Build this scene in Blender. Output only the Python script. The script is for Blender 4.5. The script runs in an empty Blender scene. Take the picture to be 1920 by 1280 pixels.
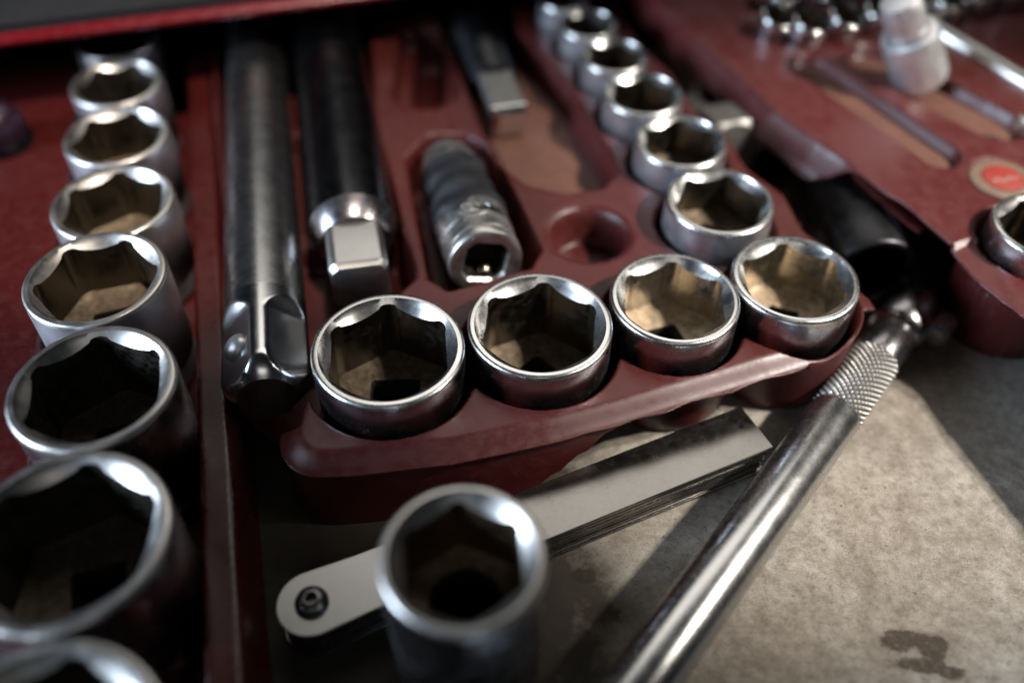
import bpy, math, random
import numpy as np
from mathutils import Vector, Matrix

S = 0.001          # everything below is written in millimetres
random.seed(7)
rng = np.random.default_rng(7)
scene = bpy.context.scene
COL = scene.collection

# ------------------------------------------------------------------ camera
CAM_Z = 223.0
cam_d = bpy.data.cameras.new('camera')
cam = bpy.data.objects.new('camera', cam_d)
COL.objects.link(cam)
scene.camera = cam
cam_d.sensor_width = 36.0
cam_d.lens = 1725.0 / 1920.0 * 36.0
cam_d.clip_start = 0.005
cam_d.clip_end = 20.0
pitch, roll = math.radians(47.84), math.radians(0.8)
fw = Vector((0, math.cos(pitch), -math.sin(pitch)))
rt0 = Vector((1, 0, 0)); up0 = rt0.cross(fw)
rt = math.cos(roll) * rt0 + math.sin(roll) * up0
up = -math.sin(roll) * rt0 + math.cos(roll) * up0
m = Matrix((rt, up, -fw)).transposed().to_4x4()
m.translation = Vector((0, 0, CAM_Z * S))
cam.matrix_world = m
cam_d.dof.use_dof = True
cam_d.dof.focus_distance = 0.251
cam_d.dof.aperture_fstop = 3.0
cam_d.dof.aperture_blades = 9

# ------------------------------------------------------------------ world and lamps
world = bpy.data.worlds.new('World')
scene.world = world
world.use_nodes = True
bg = world.node_tree.nodes['Background']
bg.inputs['Color'].default_value = (0.5, 0.72, 1.0, 1)
bg.inputs['Strength'].default_value = 0.007


def aim(o, target):
    d = Vector(target) * S - o.location
    o.rotation_euler = d.to_track_quat('-Z', 'Y').to_euler()


def area_lamp(name, loc, target, sx, sy, watts, color, shape='RECTANGLE'):
    l = bpy.data.lights.new(name, 'AREA')
    l.shape = shape
    l.size = sx * S
    if shape in ('RECTANGLE', 'ELLIPSE'):
        l.size_y = sy * S
    l.energy = watts
    l.color = color
    o = bpy.data.objects.new(name, l)
    o.location = Vector(loc) * S
    COL.objects.link(o)
    aim(o, target)
    return o


def spot_lamp(name, loc, target, radius, watts, color, cone, blend):
    l = bpy.data.lights.new(name, 'SPOT')
    l.shadow_soft_size = radius * S
    l.energy = watts
    l.color = color
    l.spot_size = math.radians(cone)
    l.spot_blend = blend
    o = bpy.data.objects.new(name, l)
    o.location = Vector(loc) * S
    COL.objects.link(o)
    aim(o, target)
    return o


# warm twin work lamp, high on the right
WD = Vector((0.82, -0.16, 1.0)).normalized()
WT = Vector((122, 212, 20))
for k, off in enumerate((-45, 45)):
    p = WT + WD * 1000 + Vector((0.3, 0.95, 0)).normalized() * off
    spot_lamp('work_lamp', p, WT, 17, 39.0, (1.0, 0.94, 0.86), 17.0, 0.8)
spot_lamp('side_lamp', Vector((-118, 280, 20)) + Vector((0.25, -0.22, 1.0)) * 900, (-118, 280, 20), 14, 30.0, (1.0, 0.88, 0.78), 13.0, 0.5)
# cool window on the left, in front of the drawer
area_lamp('window_light', (-960, -110, 410), (-20, 170, 20), 430, 330, 15.0, (0.66, 0.80, 1.0))
area_lamp('ceiling_tube', (40, -700, 1000), (0, 170, 30), 420, 80, 0.3, (1.0, 0.95, 0.88))
# neutral ceiling panel above and behind
area_lamp('ceiling_light', (60, 900, 1000), (0, 150, 20), 900, 480, 2.1, (1.0, 0.96, 0.90))

scene.view_settings.view_transform = 'Standard'
scene.view_settings.look = 'None'
scene.view_settings.exposure = 0.2
scene.view_settings.gamma = 1.0
scene.view_settings.use_curve_mapping = False
scene.render.engine = 'CYCLES'
scene.cycles.use_denoising = True
scene.cycles.max_bounces = 10
scene.cycles.caustics_reflective = True
scene.cycles.sample_clamp_indirect = 6.0
scene.cycles.blur_glossy = 0.5


# ------------------------------------------------------------------ materials
class NT:
    def __init__(self, name):
        self.m = bpy.data.materials.new(name)
        self.m.use_nodes = True
        self.t = self.m.node_tree
        self.p = self.t.nodes['Principled BSDF']

    def n(self, kind, **kw):
        nd = self.t.nodes.new(kind)
        for k, v in kw.items():
            if k in nd.inputs:
                nd.inputs[k].default_value = v
            else:
                setattr(nd, k, v)
        return nd

    def l(self, a, b):
        self.t.links.new(a, b)

    def coords(self, scale=(1, 1, 1)):
        tc = self.n('ShaderNodeTexCoord')
        oi = self.n('ShaderNodeObjectInfo')
        mp = self.n('ShaderNodeMapping')
        mp.inputs['Scale'].default_value = scale
        ml = self.n('ShaderNodeMath', operation='MULTIPLY')
        ml.inputs[1].default_value = 3.7
        self.l(oi.outputs['Random'], ml.inputs[0])
        self.l(tc.outputs['Object'], mp.inputs['Vector'])
        self.l(ml.outputs[0], mp.inputs['Location'])
        return mp.outputs[0]

    def noise(self, vec, size_mm, detail=4, rough=0.6):
        nd = self.n('ShaderNodeTexNoise')
        nd.inputs['Scale'].default_value = 1000.0 / size_mm
        nd.inputs['Detail'].default_value = detail
        nd.inputs['Roughness'].default_value = rough
        self.l(vec, nd.inputs['Vector'])
        return nd.outputs['Fac']

    def ramp(self, fac, stops):
        r = self.n('ShaderNodeValToRGB')
        e = r.color_ramp.elements
        while len(e) < len(stops):
            e.new(0.5)
        for q, (pos, c) in zip(e, stops):
            q.position = pos
            q.color = (*c, 1) if len(c) == 3 else c
        self.l(fac, r.inputs[0])
        return r.outputs[0]

    def rng(self, fac, a, b, lo=0.3, hi=0.7):
        r = self.n('ShaderNodeMapRange')
        r.inputs[1].default_value = lo
        r.inputs[2].default_value = hi
        r.inputs[3].default_value = a
        r.inputs[4].default_value = b
        self.l(fac, r.inputs[0])
        return r.outputs[0]

    def mix(self, fac, a, b, mode='MIX'):
        x = self.n('ShaderNodeMix', data_type='RGBA', blend_type=mode)
        for sock, v in ((x.inputs[0], fac), (x.inputs[6], a), (x.inputs[7], b)):
            if hasattr(v, 'is_linked') or hasattr(v, 'links'):
                self.l(v, sock)
            elif isinstance(v, (int, float)):
                sock.default_value = v
            else:
                sock.default_value = (*v, 1)
        return x.outputs[2]

    def math(self, op, a, b=None):
        x = self.n('ShaderNodeMath', operation=op)
        for sock, v in zip(x.inputs, (a, b)):
            if v is None:
                continue
            if isinstance(v, (int, float)):
                sock.default_value = v
            else:
                self.l(v, sock)
        return x.outputs[0]

    def bump(self, h, dist_mm, strength=1.0):
        b = self.n('ShaderNodeBump')
        b.inputs['Strength'].default_value = strength
        b.inputs['Distance'].default_value = dist_mm * S
        self.l(h, b.inputs['Height'])
        self.l(b.outputs[0], self.p.inputs['Normal'])
        return b

    def set(self, **kw):
        for k, v in kw.items():
            k = k.replace('_', ' ')
            if hasattr(v, 'links'):
                self.l(v, self.p.inputs[k])
            elif isinstance(v, tuple):
                self.p.inputs[k].default_value = (*v, 1)
            else:
                self.p.inputs[k].default_value = v


def metal(name, base, r0, r1, grime=(0.05, 0.04, 0.03), gl=0.62, gh=0.8, gmax=0.5,
          stretch=(1, 1, 1), bumpd=0.012, scr=0.35):
    t = NT(name)
    v = t.coords()
    vs = t.coords(stretch)
    big = t.noise(v, 6, 5, 0.65)
    fine = t.noise(vs, 0.35, 3, 0.7)
    dirt = t.noise(v, 3.2, 8, 0.72)
    gf = t.rng(dirt, 0, gmax, gl, gh)
    col = t.mix(t.rng(big, 0, 1), tuple(c * 0.86 for c in base), base)
    col = t.mix(gf, col, grime)
    rough = t.math('ADD', t.rng(big, r0, r1), t.math('MULTIPLY', gf, 0.35))
    rough = t.math('ADD', rough, t.math('MULTIPLY', t.math('SUBTRACT', fine, 0.5), 0.12))
    met = t.math('SUBTRACT', 1.0, t.math('MULTIPLY', gf, 0.9))
    t.set(Base_Color=col, Roughness=rough, Metallic=met)
    h = t.math('ADD', t.math('MULTIPLY', fine, scr), t.math('MULTIPLY', dirt, 0.4))
    t.bump(h, bumpd, 0.8)
    return t.m


def plain(name, base, rough, metallic=0.0, size=2.0, var=0.35, b=0.03):
    t = NT(name)
    v = t.coords()
    a = t.noise(v, size, 6, 0.7)
    f = t.noise(v, 0.4, 3, 0.7)
    t.set(Base_Color=t.mix(t.rng(a, 0, 1), tuple(x * (1 - var) for x in base), base),
          Roughness=t.rng(a, rough - 0.08, rough + 0.12), Metallic=metallic)
    t.bump(t.math('ADD', a, f), b, 0.7)
    return t.m


M = {}
M['chrome'] = metal('satin_chrome', (0.56, 0.56, 0.575), 0.2, 0.3, bumpd=0.005, gmax=0.3)
M['satinbody'] = metal('satin_body', (0.60, 0.60, 0.625), 0.42, 0.54, gmax=0.25, bumpd=0.006)
M['rim'] = metal('polished_rim', (0.80, 0.795, 0.78), 0.22, 0.33, grime=(0.12, 0.09, 0.06), gl=0.66, gh=0.9, gmax=0.35, bumpd=0.006)
M['dull'] = metal('dull_rim', (0.68, 0.66, 0.625), 0.3, 0.44, grime=(0.12, 0.09, 0.06), gl=0.58, gh=0.85, gmax=0.5, bumpd=0.014)
M['bar'] = metal('brushed_chrome', (0.62, 0.62, 0.61), 0.23, 0.30, stretch=(1, 1, 7), bumpd=0.014, gmax=0.2)
M['shaft'] = metal('matt_chrome', (0.60, 0.60, 0.60), 0.25, 0.29, stretch=(1, 1, 9), bumpd=0.012, gmax=0.06)
M['darkchrome'] = metal('dark_chrome', (0.15, 0.15, 0.16), 0.2, 0.27, bumpd=0.01, gmax=0.3)
M['endpolish'] = metal('worn_chrome', (0.72, 0.72, 0.72), 0.18, 0.24, bumpd=0.006, gmax=0.15)
M['darkneck'] = metal('dark_neck', (0.30, 0.29, 0.30), 0.22, 0.34, bumpd=0.01, gmax=0.4)
M['polish'] = metal('bright_chrome', (0.78, 0.78, 0.77), 0.1, 0.18, bumpd=0.005, gmax=0.3)
M['steel'] = metal('blade_steel', (0.29, 0.275, 0.255), 0.2, 0.28, grime=(0.16, 0.09, 0.05), gl=0.5, gh=0.85, gmax=0.12, bumpd=0.008, stretch=(0.2, 1, 1))
M['grimy'] = metal('grimy_chrome', (0.52, 0.50, 0.47), 0.26, 0.42, grime=(0.05, 0.042, 0.035), gl=0.5, gh=0.8, gmax=0.6, bumpd=0.01)
M['satin'] = plain('satin_white_metal', (0.82, 0.82, 0.83), 0.38, 0.82, size=4, var=0.12, b=0.004)
M['plate'] = metal('holder_plate', (0.54, 0.535, 0.515), 0.3, 0.4, grime=(0.25, 0.22, 0.17), gl=0.6, gh=0.9, gmax=0.35, bumpd=0.01)
M['gunmetal'] = metal('black_oxide', (0.055, 0.055, 0.058), 0.32, 0.48, grime=(0.03, 0.028, 0.025), gmax=0.6)
M['rivet'] = metal('rivet_steel', (0.17, 0.165, 0.16), 0.28, 0.42)
M['gold_bore'] = metal('clean_hex_bore', (0.54, 0.50, 0.43), 0.2, 0.3, grime=(0.08, 0.055, 0.03), gl=0.52, gh=0.9, gmax=0.35, bumpd=0.004, stretch=(1, 1, 0.15))
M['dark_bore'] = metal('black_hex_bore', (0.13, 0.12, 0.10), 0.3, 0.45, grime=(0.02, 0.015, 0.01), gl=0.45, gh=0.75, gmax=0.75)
M['rusty_bore'] = metal('rusty_hex_bore', (0.26, 0.185, 0.12), 0.34, 0.5, grime=(0.04, 0.028, 0.02), gl=0.45, gh=0.75, gmax=0.6, bumpd=0.01)
M['bore'] = metal('hex_bore', (0.165, 0.145, 0.115), 0.26, 0.4, grime=(0.05, 0.035, 0.02), gl=0.5, gh=0.9, gmax=0.45, bumpd=0.006, stretch=(1, 1, 0.15))
M['grey'] = metal('tarnished_grey', (0.32, 0.31, 0.29), 0.48, 0.6)
M['brass'] = metal('ball_brass', (0.34, 0.29, 0.23), 0.2, 0.3)


def bore_floor(name, k):
    t = NT(name)
    v = t.coords()
    a = t.noise(v, 2.2, 8, 0.75)
    b = t.noise(v, 5, 4, 0.6)
    c = t.ramp(a, [(0.36, (0.04, 0.028, 0.018)), (0.47, (0.26 * k, 0.19 * k, 0.12 * k)), (0.62, (0.46 * k, 0.36 * k, 0.25 * k))])
    c = t.mix(t.rng(b, 0, 0.6), c, (0.30 * k, 0.23 * k, 0.155 * k))
    t.set(Base_Color=c, Roughness=t.rng(a, 0.65, 0.38), Metallic=t.rng(b, 0.25, 0.65))
    t.bump(a, 0.15, 0.6)
    return t.m


M['bore_floor'] = bore_floor('bore_floor', 0.62)
M['gold_floor'] = bore_floor('clean_bore_floor', 1.35)
M['rusty_floor'] = bore_floor('rusty_bore_floor', 0.8)
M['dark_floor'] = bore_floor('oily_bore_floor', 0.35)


def red_plastic(name, base, rough=0.36, dust=0.3):
    t = NT(name)
    v = t.coords()
    big = t.noise(v, 28, 5, 0.6)
    fine = t.noise(v, 0.5, 3, 0.7)
    med = t.noise(v, 4, 6, 0.7)
    speck = t.noise(v, 0.9, 2, 0.5)
    c = t.mix(t.rng(big, 0, 1), tuple(x * 0.88 for x in base), base)
    c = t.mix(t.rng(med, 0, dust, 0.45, 0.8), c, (0.20, 0.10, 0.085))
    c = t.mix(t.rng(speck, 0, 0.6, 0.72, 0.8), c, (0.30, 0.23, 0.20))
    for ang, sz in ((0.5, 6.0), (-0.9, 8.0), (1.4, 5.0)):
        mp = t.n('ShaderNodeMapping')
        mp.inputs['Rotation'].default_value = (0, 0, ang)
        mp.inputs['Scale'].default_value = (1, 26, 1)
        t.l(v, mp.inputs['Vector'])
        sn = t.noise(mp.outputs[0], sz, 3, 0.65)
        c = t.mix(t.rng(sn, 0, 0.35, 0.66, 0.76), c, (0.22, 0.10, 0.085))
    r = t.math('ADD', t.rng(med, rough - 0.07, rough + 0.14), t.math('MULTIPLY', t.math('SUBTRACT', fine, 0.5), 0.15))
    t.set(Base_Color=c, Roughness=r)
    t.p.inputs['Specular IOR Level'].default_value = 0.5
    t.bump(t.math('ADD', fine, t.math('MULTIPLY', med, 1.5)), 0.012, 0.5)
    return t.m


M['red'] = red_plastic('red_tray_plastic', (0.066, 0.0092, 0.0084), 0.38, 0.10)
M['red_left'] = red_plastic('red_side_tray_plastic', (0.060, 0.0062, 0.0058), 0.3, 0.06)
M['red_pink'] = red_plastic('worn_red_plastic', (0.080, 0.0122, 0.0112), 0.37, 0.12)
M['red_gloss'] = red_plastic('red_edge_plastic', (0.15, 0.003, 0.007), 0.24, 0.03)


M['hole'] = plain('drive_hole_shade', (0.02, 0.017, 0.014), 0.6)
M['rubber'] = plain('black_rubber', (0.009, 0.009, 0.010), 0.7, size=3, b=0.08)
M['tape'] = plain('dark_tape', (0.014, 0.015, 0.018), 0.46, size=4, b=0.3)
M['purple'] = plain('dark_purple_plastic', (0.035, 0.012, 0.03), 0.3)
M['dust'] = plain('recess_dust', (0.15, 0.062, 0.042), 0.7, size=5)
M['badge_red'] = plain('badge_red', (0.30, 0.036, 0.025), 0.45, size=2, var=0.2)
M['badge_gold'] = plain('badge_gold', (0.20, 0.125, 0.085), 0.5, size=2)
M['badge_white'] = plain('badge_white', (0.32, 0.14, 0.115), 0.5, size=2)


def floor_mat():
    t = NT('worn_painted_steel')
    tc = t.n('ShaderNodeTexCoord')
    v = tc.outputs['Object']
    mp = t.n('ShaderNodeMapping')
    mp.inputs['Rotation'].default_value = (0, 0, 0.6)
    mp.inputs['Scale'].default_value = (1, 9, 1)
    t.l(v, mp.inputs['Vector'])
    mp2 = t.n('ShaderNodeMapping')
    mp2.inputs['Rotation'].default_value = (0, 0, -0.75)
    mp2.inputs['Scale'].default_value = (1, 14, 1)
    t.l(v, mp2.inputs['Vector'])
    big = t.noise(v, 55, 5, 0.6)
    med = t.noise(v, 9, 8, 0.72)
    spk = t.noise(v, 1.9, 7, 0.8)
    grain = t.noise(v, 0.5, 2, 0.7)
    scr = t.noise(mp.outputs[0], 7, 4, 0.75)
    scr2 = t.noise(mp2.outputs[0], 9, 4, 0.75)
    c = t.ramp(med, [(0.3, (0.15, 0.130, 0.106)), (0.45, (0.30, 0.270, 0.228)), (0.56, (0.36, 0.330, 0.285)), (0.7, (0.45, 0.42, 0.372))])
    c = t.mix(t.rng(big, 0.5, 0.0, 0.36, 0.6), c, (0.185, 0.15, 0.115))
    mott = t.noise(v, 3.0, 8, 0.78)
    c = t.mix(t.rng(mott, 0.0, 0.85, 0.49, 0.66), c, (0.135, 0.112, 0.088))
    c = t.mix(t.rng(mott, 0.35, 0.0, 0.33, 0.46), c, (0.56, 0.53, 0.48))
    smud = t.noise(v, 17, 7, 0.66)
    c = t.mix(t.rng(smud, 0.0, 0.38, 0.5, 0.68), c, (0.14, 0.118, 0.095))
    c = t.mix(t.rng(scr, 0, 0.35, 0.58, 0.74), c, (0.60, 0.56, 0.50))
    c = t.mix(t.rng(scr2, 0, 0.22, 0.57, 0.76), c, (0.20, 0.15, 0.11))
    c = t.mix(t.rng(grain, 0, 0.7, 0.5, 0.7), c, (0.15, 0.122, 0.096))
    c = t.mix(t.rng(spk, 0, 0.9, 0.585, 0.64), c, (0.075, 0.06, 0.047))
    # oil stains: a big ragged one and a smaller smear
    sep = t.n('ShaderNodeSeparateXYZ')
    t.l(v, sep.inputs[0])
    warp = t.noise(v, 7, 6, 0.7)
    wob = t.noise(v, 3, 6, 0.8)
    st = None
    for (x, y, rx, ry) in ((99.5, 101.3, 5.2, 3.2), (106.5, 100.0, 4.6, 4.4), (103.5, 95.0, 7.0, 2.6), (110, 93.5, 4.2, 2.0), (20, 118.5, 4.0, 2.2), (24, 108, 6, 3.0)):
        dx = t.math('DIVIDE', t.math('SUBTRACT', sep.outputs[0], x * S), rx * S)
        dy = t.math('DIVIDE', t.math('SUBTRACT', sep.outputs[1], y * S), ry * S)
        d = t.math('SQRT', t.math('ADD', t.math('MULTIPLY', dx, dx), t.math('MULTIPLY', dy, dy)))
        st = d if st is None else t.math('MINIMUM', st, d)
    st = t.math('ADD', st, t.math('MULTIPLY', t.math('SUBTRACT', warp, 0.5), 2.4))
    st = t.math('ADD', st, t.math('MULTIPLY', t.math('SUBTRACT', wob, 0.5), 1.6))
    halo = t.rng(st, 0.35, 0.0, 0.9, 1.9)
    c = t.mix(halo, c, (0.16, 0.125, 0.09))
    sf = t.math('MULTIPLY', t.rng(st, 0.9, 0.0, 0.76, 1.04), t.rng(spk, 0.55, 1.0, 0.35, 0.5))
    c = t.mix(sf, c, (0.045, 0.032, 0.022))
    # left of the floor: ragged grease border, shade painted into the colour
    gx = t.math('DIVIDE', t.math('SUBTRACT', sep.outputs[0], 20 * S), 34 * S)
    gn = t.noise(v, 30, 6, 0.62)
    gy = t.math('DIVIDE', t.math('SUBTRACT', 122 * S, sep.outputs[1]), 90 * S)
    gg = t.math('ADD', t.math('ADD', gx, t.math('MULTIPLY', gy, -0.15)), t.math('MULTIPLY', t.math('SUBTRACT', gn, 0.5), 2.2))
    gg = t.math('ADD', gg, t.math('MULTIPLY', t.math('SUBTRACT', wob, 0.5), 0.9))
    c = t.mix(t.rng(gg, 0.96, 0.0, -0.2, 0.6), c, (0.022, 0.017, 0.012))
    t.set(Base_Color=c, Roughness=t.rng(med, 0.85, 0.62), Metallic=0.0)
    t.p.inputs['Specular IOR Level'].default_value = 0.2
    h = t.math('ADD', t.math('MULTIPLY', grain, 0.6), t.math('MULTIPLY', spk, 0.8))
    t.bump(h, 0.08, 0.6)
    return t.m


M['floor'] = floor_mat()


def knurl_mat():
    t = NT('knurled_chrome')
    tc = t.n('ShaderNodeTexCoord')
    vm = t.n('ShaderNodeVectorMath', operation='MULTIPLY')
    vm.inputs[1].default_value = (1, 1, 0)
    t.l(tc.outputs['Object'], vm.inputs[0])
    ln_ = t.n('ShaderNodeVectorMath', operation='LENGTH')
    t.l(vm.outputs[0], ln_.inputs[0])
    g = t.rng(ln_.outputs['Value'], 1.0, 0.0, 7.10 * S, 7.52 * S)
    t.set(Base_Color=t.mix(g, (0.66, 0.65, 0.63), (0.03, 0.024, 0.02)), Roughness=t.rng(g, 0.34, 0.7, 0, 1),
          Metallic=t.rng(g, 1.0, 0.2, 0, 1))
    return t.m


M['knurl'] = knurl_mat()


# ------------------------------------------------------------------ mesh helpers
def mesh(name, verts, faces, mat, parent=None, smooth=True, sharp=None):
    me = bpy.data.meshes.new(name)
    v = np.asarray(verts, float) * S
    me.from_pydata(v.tolist(), [], [tuple(int(i) for i in f) for f in faces])
    me.materials.append(mat)
    if smooth:
        me.shade_smooth()
    if sharp is not None:
        me.set_sharp_from_angle(angle=math.radians(sharp))
    me.update()
    o = bpy.data.objects.new(name, me)
    COL.objects.link(o)
    if parent is not None:
        o.parent = parent
    return o


def tag(o, label, cat, group=None, kind=None):
    if kind:
        o['kind'] = kind
    if label:
        o['label'] = label
    if cat:
        o['category'] = cat
    if group:
        o['group'] = group
    return o


def thing(name, label, cat, loc=(0, 0, 0), group=None, rotz=0.0, axis=None, upv=None):
    o = bpy.data.objects.new(name, None)
    o.empty_display_size = 0.005
    COL.objects.link(o)
    if axis is None:
        o.location = Vector(loc) * S
        o.rotation_euler = (0, 0, rotz)
    else:                                   # local +Z along axis, local +Y as near to world up as possible
        z = Vector(axis).normalized()
        u = Vector(upv or (0, 0, 1))
        x = u.cross(z).normalized()
        y = z.cross(x)
        mm = Matrix((x, y, z)).transposed().to_4x4()
        mm.translation = Vector(loc) * S
        o.matrix_world = mm
    return tag(o, label, cat, group)


def rings(ringlist, close_a=False, close_b=False):
    n = len(ringlist[0])
    V = np.concatenate(ringlist)
    F = []
    for k in range(len(ringlist) - 1):
        a, b = k * n, (k + 1) * n
        for i in range(n):
            j = (i + 1) % n
            F.append((a + i, a + j, b + j, b + i))
    if close_a:
        F.append(tuple(range(n - 1, -1, -1)))
    if close_b:
        F.append(tuple(range((len(ringlist) - 1) * n, len(ringlist) * n)))
    return V, F


def ring(n, rad, z, ph=0.0):
    t = np.arange(n) * 2 * np.pi / n + ph
    r = rad(t) if callable(rad) else np.full(n, float(rad))
    zz = z(t, r) if callable(z) else np.full(n, float(z))
    return np.stack([r * np.cos(t), r * np.sin(t), zz], -1)


def lathe(name, prof, mat, parent, n=64, ca=False, cb=False, sharp=40):
    V, F = rings([ring(n, r, z) for r, z in prof], ca, cb)
    return mesh(name, V, F, mat, parent, sharp=sharp)


def box(name, c, s, mat, parent=None, bev=0.0, rotz=0.0):
    x, y, z = [q / 2 for q in s]
    b = min(bev, x * .9, y * .9, z * .9)
    if b <= 0:
        V = [(i * x, j * y, k * z) for k in (-1, 1) for j in (-1, 1) for i in (-1, 1)]
        F = [(0, 2, 3, 1), (4, 5, 7, 6), (0, 1, 5, 4), (2, 6, 7, 3), (0, 4, 6, 2), (1, 3, 7, 5)]
        V = np.array(V)
    else:
        def rr(dx, dy, zz):
            return np.array([(dx, dy - b, zz), (dx - b, dy, zz), (-dx + b, dy, zz), (-dx, dy - b, zz),
                             (-dx, -dy + b, zz), (-dx + b, -dy, zz), (dx - b, -dy, zz), (dx, -dy + b, zz)])
        V, F = rings([rr(x - b, y - b, -z), rr(x, y, -z + b), rr(x, y, z - b), rr(x - b, y - b, z)], True, True)
    ca, sa = math.cos(rotz), math.sin(rotz)
    V = np.stack([V[:, 0] * ca - V[:, 1] * sa + c[0], V[:, 0] * sa + V[:, 1] * ca + c[1], V[:, 2] + c[2]], -1)
    return mesh(name, V, F, mat, parent, sharp=25)


def prism(name, outline, z0, z1, mat, parent=None, bev=0.0, sharp=35):
    P = np.array(outline, float)
    n = len(P)
    if bev > 0:
        cen = P.mean(0)
        e = np.roll(P, -1, 0) - np.roll(P, 1, 0)
        nrm = np.stack([e[:, 1], -e[:, 0]], -1)
        nrm /= np.linalg.norm(nrm, axis=1)[:, None] + 1e-9
        if ((P - cen) * nrm).sum() < 0:
            nrm = -nrm
        I = P - nrm * bev
        L = [(I, z0), (P, z0 + bev), (P, z1 - bev), (I, z1)]
    else:
        L = [(P, z0), (P, z1)]
    V, F = rings([np.column_stack([q, np.full(n, z)]) for q, z in L], True, True)
    return mesh(name, V, F, mat, parent, sharp=sharp)


# ------------------------------------------------------------------ 2D distance tools
def sd_poly(X, Y, pts):
    P = np.array(pts, float)
    d = np.full(X.shape, 1e18)
    inside = np.zeros(X.shape, bool)
    n = len(P)
    for i in range(n):
        ax, ay = P[i]
        bx, by = P[(i + 1) % n]
        ex, ey = bx - ax, by - ay
        t = np.clip(((X - ax) * ex + (Y - ay) * ey) / (ex * ex + ey * ey + 1e-12), 0, 1)
        d = np.minimum(d, (X - ax - t * ex) ** 2 + (Y - ay - t * ey) ** 2)
        c = ((ay <= Y) & (by > Y)) | ((by <= Y) & (ay > Y))
        with np.errstate(divide='ignore', invalid='ignore'):
            xc = ax + (Y - ay) / (by - ay + 1e-15) * ex
        inside ^= c & (X < xc)
    return np.sqrt(d) * np.where(inside, -1, 1)


def sd_caps(X, Y, a, b, r):
    ex, ey = b[0] - a[0], b[1] - a[1]
    t = np.clip(((X - a[0]) * ex + (Y - a[1]) * ey) / (ex * ex + ey * ey), 0, 1)
    return np.hypot(X - a[0] - t * ex, Y - a[1] - t * ey) - r


def smin(a, b, k):
    h = np.clip(0.5 + 0.5 * (b - a) / k, 0, 1)
    return b * (1 - h) + a * h - k * h * (1 - h)


def sstep(a, b, x):
    t = np.clip((x - a) / (b - a), 0, 1)
    return t * t * (3 - 2 * t)


def wobble(X, Y, s, seed):
    r = np.random.default_rng(seed)
    out = np.zeros_like(X)
    for k in range(7):
        a = r.uniform(0, 2 * np.pi)
        f = 2 * np.pi / s * r.uniform(0.5, 2.4)
        out += np.sin((X * np.cos(a) + Y * np.sin(a)) * f + r.uniform(0, 6.28)) / (1 + 0.6 * k)
    return out / 2.5


def pocket(Z, d, floor, w=1.8):
    """sink a moulded pocket: d is the signed distance of its outline, floor its depth, w its wall width"""
    t = sstep(0.6, -w, d)
    return Z * (1 - t) + np.minimum(Z, floor) * t


def field(name, xs, ys, zf, outline, mat, parent=None, thick=1.1):
    """a moulded sheet: height zf(X,Y) on a grid, cut along outline(X,Y) (negative inside)"""
    X, Y = np.meshgrid(xs, ys)
    h = max(np.diff(xs).max(), np.diff(ys).max())
    d = outline(X, Y)
    e = 0.05
    gx = (outline(X + e, Y) - outline(X - e, Y)) / (2 * e)
    gy = (outline(X, Y + e) - outline(X, Y - e)) / (2 * e)
    g = np.hypot(gx, gy) + 1e-9
    de = d / np.maximum(g, 0.35)
    mv = (de > 0) & (de < 1.5 * h)
    ok = de < 1.5 * h
    X0, Y0 = X, Y
    for _ in range(3):
        dd = outline(X, Y)
        gx = (outline(X + e, Y) - outline(X - e, Y)) / (2 * e)
        gy = (outline(X, Y + e) - outline(X, Y - e)) / (2 * e)
        g2 = np.maximum(gx * gx + gy * gy, 0.12)
        X = np.where(mv, np.clip(X - gx / g2 * dd, X0 - 1.6 * h, X0 + 1.6 * h), X)
        Y = np.where(mv, np.clip(Y - gy / g2 * dd, Y0 - 1.6 * h, Y0 + 1.6 * h), Y)
    Z = zf(X, Y)
    ny, nx = X.shape
    idx = -np.ones(X.shape, int)
    q = ok[:-1, :-1] & ok[1:, :-1] & ok[:-1, 1:] & ok[1:, 1:]
    ins = (d[:-1, :-1] < 0) | (d[1:, :-1] < 0) | (d[:-1, 1:] < 0) | (d[1:, 1:] < 0)
    q &= ins
    used = np.zeros(X.shape, bool)
    used[:-1, :-1] |= q; used[1:, :-1] |= q; used[:-1, 1:] |= q; used[1:, 1:] |= q
    idx[used] = np.arange(used.sum())
    V = np.stack([X[used], Y[used], Z[used]], -1)
    j, i = np.nonzero(q)
    F = np.stack([idx[j, i], idx[j, i + 1], idx[j + 1, i + 1], idx[j + 1, i]], -1)
    me = bpy.data.meshes.new(name)
    me.vertices.add(len(V))
    me.vertices.foreach_set('co', (V * S).ravel())
    me.loops.add(F.size)
    me.loops.foreach_set('vertex_index', F.ravel())
    me.polygons.add(len(F))
    me.polygons.foreach_set('loop_start', np.arange(0, F.size, 4))
    me.update(calc_edges=True)
    me.validate()
    me.materials.append(mat)
    me.shade_smooth()
    o = bpy.data.objects.new(name, me)
    COL.objects.link(o)
    if parent is not None:
        o.parent = parent
    md = o.modifiers.new('thickness', 'SOLIDIFY')
    md.thickness = thick * S
    md.offset = -1
    return o


def lines(*segs):
    out = []
    for a, b, h in segs:
        out.append(np.arange(a, b, h))
    return np.unique(np.concatenate(out))


# ------------------------------------------------------------------ the drawer floor
xs = [-420, 420]; ys = [-160, 620]
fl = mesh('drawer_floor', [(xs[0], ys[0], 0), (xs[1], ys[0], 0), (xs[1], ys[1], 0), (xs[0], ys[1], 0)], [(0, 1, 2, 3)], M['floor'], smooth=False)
tag(fl, 'worn beige painted steel floor of the tool drawer', None, kind='structure')


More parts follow.
